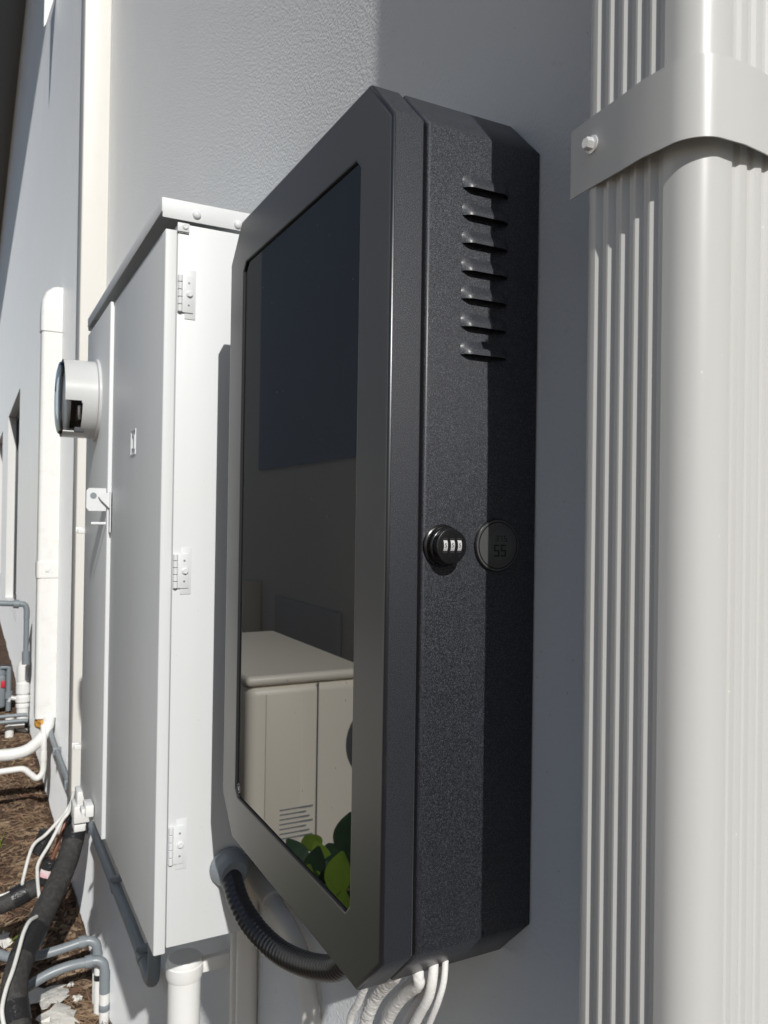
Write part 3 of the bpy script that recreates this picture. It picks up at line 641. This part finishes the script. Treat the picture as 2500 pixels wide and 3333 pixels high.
for z0, z1, r_ in ((-1.47, -1.38, .054), (-1.54, -1.49, .056), (-1.585, -1.555, .052)): b.tube([(-6.6, .100, z0), (-6.6, .100, z1)], r_, 20, smooth=False)
b.build('coupling', m_pvc.m, dk, bev=.004)
b = MB(); b.tube([(-6.6, .05, -1.51), (-6.6, .01, -1.50)], .018, 12, smooth=False); b.tube([(-6.6, .010, -1.50), (-6.6, -.005, -1.53)], .012, 10, smooth=False); b.build('tap', m_steel.m, dk)
b = MB(); b.tube([(-6.6, .1, -1.75), (-6.6, .1, -1.68)], .0500, 20, smooth=False); b.build('tape_band', m_tape.m, dk)
gm = thing('gas_meter', 'pale green gas meter with red tag at the photo\'s left edge', 'gas meter', (-7.3, -.1, -1.7))
b = MB(); b.box(-7.42, -7.20, -.24, -.005, -1.72, -1.42, .03, 3); b.lathe([(.055, 0), (.055, .05), (.03, .075)], (-7.3, -.05, -1.43), (0, 0, 1), 20); mb_ = b.build('body', m_gapaint.m, gm)
b = MB(); b.box(-7.199, -7.190, -.045, -.012, -1.53, -1.47, .002); b.build('tag', m_red.m, gm)
b = MB(); b.tube([(-7.25, .02, -1.40), (-7.25, .02, -1.75)], .022, 14, smooth=False); b.tube([(-7.25, -.05, -1.36), (-7.25, 0, -1.36), (-7.25, .02, -1.37), (-7.25, .02, -1.42)], .020, 14); b.tube([(-7.25, .02, -1.64), (-7.25, .02, -1.58)], .035, 14, smooth=False); b.build('pipe', m_gapaint.m, gm)
for y_, z_, lab in ((0, -1.59, 'upper of two grey conduits crossing in front of the white drain stack'), (0, -1.635, 'lower of two grey conduits crossing in front of the white drain stack')):
    b = MB(); b.tube([(-6.35, -.8, z_), (-6.35, .0, z_), (-6.35, .125, z_ - .005)], .0150, 14); tag(b.build('cross_conduit', m_gpvc.m), lab, 'conduit', 'grey conduits crossing the drain stack')
w2 = thing('drain_branch', 'short white pipe branch with tee left of the white drain stack', 'pipe', (-6.5, 0, GZ))
b = MB(); b.tube([(-6.5, 0.0, -1.62), (-6.5, 0.0, GZ - .1)], .0330, 16, smooth=False); b.tube([(-6.5, .0, -1.70), (-6.5, .11, -1.705)], .028, 14, smooth=False); b.build('pipe', m_pvc.m, w2)

# ------------------------------------------------------------------ foam-crusted cables below the cabinet
cabs = [([(-.070, .056, -.385), (-.068, .053, -.402), (-.076, .056, -.416), (-.0950, .058, -.4340), (-.1180, .060, -.4576), (-.1350, .060, -.4824), (-.1475, .062, -.507), (-.155, .068, -.56), (-.158, .09, -.66), (-.158, .14, -.76), (-.158, .175, -.80)], .0066, .09, 'thick crusty white cable, front one of the bundle under the cabinet'),
        ([(-.052, .066, -.385), (-.047, .064, -.402), (-.050, .066, -.414), (-.0732, .066, -.4354), (-.0982, .066, -.4652), (-.1149, .067, -.4933), (-.123, .07, -.53), (-.128, .09, -.64), (-.128, .14, -.76), (-.128, .175, -.80)], .0054, .09, 'white cable second in the crusty bundle under the cabinet'),
        ([(-.042, .078, -.385), (-.038, .074, -.406), (-.0420, .072, -.4240), (-.0560, .070, -.4484), (-.0665, .070, -.4688), (-.076, .074, -.51), (-.080, .09, -.62), (-.080, .14, -.76), (-.080, .175, -.80)], .0046, .02, 'smooth white cable at the right side of the crusty bundle'),
        ([(-.050, .092, -.385), (-.050, .086, -.410), (-.0680, .080, -.4362), (-.086, .078, -.4637), (-.0958, .078, -.4872), (-.10, .085, -.54), (-.102, .1, -.64), (-.102, .14, -.76), (-.102, .175, -.80)], .0036, .02, 'thin white cable at the back of the crusty bundle'),
        ([(-.084, .050, -.385), (-.088, .046, -.404), (-.1000, .046, -.4204), (-.1190, .047, -.4454), (-.1380, .048, -.4742), (-.1565, .048, -.5032), (-.170, .055, -.56), (-.176, .09, -.68), (-.176, .14, -.76), (-.176, .175, -.80)], .0038, .07, 'thin white cable set apart left of the crusty bundle'),
        ([(-.060, .074, -.385), (-.058, .070, -.402), (-.064, .070, -.416), (-.084, .070, -.4366), (-.1085, .070, -.4642), (-.1252, .071, -.4913), (-.136, .074, -.53), (-.142, .09, -.64), (-.142, .14, -.76), (-.142, .175, -.80)], .0034, .04, 'slim white cable squeezed between the two crusty cables'),
        ([(-.038, .088, -.385), (-.034, .084, -.406), (-.0370, .080, -.4260), (-.0490, .078, -.4530), (-.0590, .078, -.4760), (-.066, .082, -.52), (-.070, .095, -.63), (-.070, .14, -.76), (-.070, .175, -.80)], .0030, .02, 'slimmest white cable, farthest right and closest to the wall')]
for i, (pts, rad, amp, lab) in enumerate(cabs):
    b = MB(); P = resample(spline(pts, 10), .0013); rg_ = []; N_ = None; n = 18; rnd_ = random.Random(i); ph = rnd_.random() * 9
    for j, p in enumerate(P):
        t_ = (P[min(j + 1, len(P) - 1)] - P[max(j - 1, 0)]).normalized()
        N_ = t_.orthogonal().normalized() if N_ is None else (N_ - t_ * N_.dot(t_)).normalized(); B_ = t_.cross(N_); row = []
        for k_ in range(n):
            a_ = 2 * math.pi * k_ / n; d_ = N_ * math.cos(a_) + B_ * math.sin(a_); q_ = p + d_ * rad
            f_ = .7 * noise.noise(q_ * 260 + Vector((i, 0, 0))) + 1.0 * noise.noise(q_ * 620)
            row.append(p + d_ * rad * (1 + amp * 1.5 * f_))
        rg_.append(row)
    b.loops(rg_, True, True, True); tag(b.build('foam_cable', m_spray.m, ang=80), lab, 'cable', 'white crusty cables under the cabinet')

# ------------------------------------------------------------------ litter on the mulch
def flake(cx_, cy_, rad, lab, seed):
    q = random.Random(seed); b = MB(); n = 22
    o = [Vector((cx_ + rad * (.55 + .6 * q.random()) * math.cos(2 * math.pi * i / n), cy_ + rad * (.45 + .5 * q.random()) * math.sin(2 * math.pi * i / n), 0)) for i in range(n)]
    for p in o: p.z = gh(p.x, p.y) + .015 + .014 * q.random()
    c = Vector((cx_, cy_, gh(cx_, cy_) + .032))
    lo2 = [p - Vector((0, 0, .002)) for p in o]
    mid = [p.lerp(c, .5) + Vector((0, 0, .008 * (q.random() - .3))) for p in o]
    b.loops([lo2, o, mid], True, True, True)
    tag(b.build('paint_scrap', m_flake.m, ang=25), lab, 'paint scrap', 'white paint scraps on the mulch')
flake(-2.56, -.020, .095, 'large crumpled white paint scrap on mulch below the ribbed grey conduit', 3)
flake(-2.40, .000, .085, 'white paint scrap at the bottom edge, right of the insulated pipe', 5)
flake(-2.50, .068, .022, 'small white scrap in front of the grey conduit stubs', 8)
flake(-2.62, .060, .018, 'tiny white scrap between the two grey flexible conduits', 9)
flake(-2.52, -.175, .080, 'white paint scrap showing left of the thick insulated pipe', 12)
flake(-3.05, -.165, .050, 'pale scrap lying at the left edge of the mulch bed', 15)

b = MB(); lf = []
for i in range(9):
    q = i / 8; wd_ = .014 * math.sin(math.pi * min(1, q * .92 + .06)); c = Vector((-3.02, -.135, gh(-3.02, -.12) + .022)) + Vector((-.02, .075, .012)) * q + Vector((0, 0, .012 * math.sin(q * 3.1)))
    lf.append([c + Vector((wd_, -wd_ * .3, .003)), c, c - Vector((wd_, -wd_ * .3, -.003))])
b.loops(lf, closed=False); tag(b.build('fallen_leaf', m_leaf.m), 'yellow green fallen leaf on the mulch beside the insulated pipe', 'leaf')
b = MB()
for i in range(14):
    a = random.uniform(0, 6.28); p0 = Vector((-4.15 + random.uniform(-.03, .03), -.16 + random.uniform(-.03, .03), GZ - .03)); d_ = Vector((math.cos(a), math.sin(a), 0)); hh_ = random.uniform(.08, .18)
    b.loops([[p0 + d_ * (q * q * hh_ * .5) + Vector((0, 0, hh_ * q)) + s_ * Vector((-d_.y, d_.x, 0)) * .004 * (1 - q) for q in (0, .25, .5, .75, 1)] for s_ in (-1, 1)], closed=False)
tag(b.build('grass_tuft', m_leaf.m), 'small green grass tuft growing in the mulch by the dark shadow', 'grass')
# electrical strap hardware near the mulch: none

# ------------------------------------------------------------------ across the alley (seen mirrored in the cabinet's screen)
nh = thing('neighbour_house', 'shaded grey neighbouring house wall mirrored in the dark screen', 'house', (-4, -1.95, GZ))
b = MB(); b.box(-7.0, -2.6, -4.5, -1.95, GZ - .2, 3.1); b.build('wall', m_nwall.m, nh, flat=True)
b = MB(); b.box(-7.1, -2.4, -4.7, -1.75, 3.10, 3.30, .01); b.build('roof', m_soffit.m, nh)
b = MB(); b.box(-6.12, -2.62, -1.949, -1.925, .42, 3.09); b.build('upper_sheet', m_sheet.m, nh)  # added blue-grey sheet that makes the dark area mirrored in the screen
b = MB(); b.box(-5.62, -4.36, -1.949, -1.915, GZ, -.633, .006); dr_ = b.build('door', m_shut.m, nh)
b = MB(); b.box(-4.62, -4.58, -1.914, -1.89, -1.10, -1.0, .004); b.build('handle', m_steel.m, dr_)
b = MB(); b.box(-6.30, -6.05, -1.949, -1.80, GZ, -.55, .01); b.build('pillar', m_ac.m, nh)
ac = thing('air_conditioner', 'beige air conditioner mirrored in the lower part of the dark screen', 'air conditioner', (-4.2, -1.3, GZ))
def A(x, y, z): return Vector((.586 + (x - .586) * .847, .301 + (y - .301) * .847, .016 + (z - .016) * .847))
def abox(mb, x0, x1, y0, y1, z0, z1, bev=0, seg=2):
    p, q = A(x0, y0, z0), A(x1, y1, z1); return mb.box(p.x, q.x, p.y, q.y, p.z, q.z, bev, seg)
b = MB(); abox(b, -5.10, -3.510, -1.72, -1.012, -2.05, -.900, .045, 4); b.build('casing', m_ac.m, ac, ang=30)
b = MB(); abox(b, -5.12, -3.496, -1.735, -1.000, -.898, -.842, .022, 4); tp = b.build('top_cover', m_ac.m, ac, ang=30)
b = MB(); abox(b, -3.512, -3.505, -1.4205, -1.4135, -1.98, -.905); b.build('seam', m_grey_dark.m, ac)
b = MB(); abox(b, -3.512, -3.503, -1.320, -1.115, -1.75, -.945, .004); b.build('service_panel', m_ac.m, ac)
b = MB(); b.lathe([(.006, 0), (.005, .004)], A(-3.496, -1.235, -.872), (1, 0, 0), 16); b.build('screw', m_steel.m, ac)
b = MB(); b.lathe([(.20, 0), (.20, .004), (.185, .006)], A(-3.510, -1.83, -1.27), (1, 0, 0), 40); b.build('fan_grille', m_grey_dark.m, ac)
b = MB()
for i in range(7): abox(b, -3.506, -3.5015, -1.395 + .02 * (i % 3), -1.20, -1.74 + i * .026, -1.732 + i * .026)
b.build('vent_grille', m_gpvc.m, ac)
pl = thing('shrub', 'broad leaved green shrub mirrored at the bottom of the dark screen', 'shrub', (-1.35, -.6, GZ))
def leaf(mb, c, dir_, nrm, L, Wd):
    d = Vector(dir_).normalized(); n_ = Vector(nrm); n_ = (n_ - d * n_.dot(d)).normalized(); s2 = d.cross(n_); rows = []
    for i in range(11):
        q = i / 10; wd_ = Wd * math.sin(math.pi * min(.985, max(.02, q ** .85))) ** .75
        rows.append([c + d * (L * q) + s2 * wd_ * k_ + n_ * (-.12 * L * q * q + .10 * wd_ * abs(k_)) for k_ in (-1, -.5, 0, .5, 1)])
    mb.loops(rows, closed=False)
bright, shady = MB(), MB()  # the darker set carries painted shade
q = random.Random(4)
base = [(-1.473, -.55, -.985, 0), (-1.264, -.55, -.82, 0), (-1.385, -.56, -1.00, 0), (-1.31, -.57, -.93, 0), (-1.245, -.52, -.905, 1), (-1.385, -.50, -.985, 1), (-1.29, -.52, -1.00, 1), (-1.22, -.53, -1.0, 1)]
for i, (x, y, z, yg) in enumerate(base):
    leaf(bright if yg else shady, Vector((x, y, z - .03)), (q.uniform(-.25, .25), q.uniform(-.2, .2), 1), (.55, .85, .1), .098 + .02 * q.random(), .040)
for i in range(300):
    a, h_ = q.uniform(0, 6.28), q.uniform(.05, .86); rr_ = q.uniform(.03, .26)
    c = Vector((-1.36 + math.cos(a) * rr_ * 1.2, -.64 + math.sin(a) * rr_ * .8, GZ + h_))
    if c.z > -.98: c.z -= .08
    leaf(bright if q.random() < .35 else shady, c, (math.cos(a), math.sin(a), q.uniform(.1, 1.2)), (q.uniform(-.5, .5), q.uniform(-.5, .5), 1), q.uniform(.07, .11), q.uniform(.026, .040))
bright.build('bright_leaves', m_leaf.m, pl); shady.build('shady_leaves', m_leafd.m, pl)
b = MB()
for i in range(9):
    a = i * .7; b.tube([(-1.36, -.62, GZ - .02), (-1.36 + .06 * math.cos(a), -.62 + .05 * math.sin(a), -1.4), (-1.36 + .16 * math.cos(a), -.62 + .10 * math.sin(a), -1.02)], .006, 8)
b.build('stems', m_stem.m, pl)
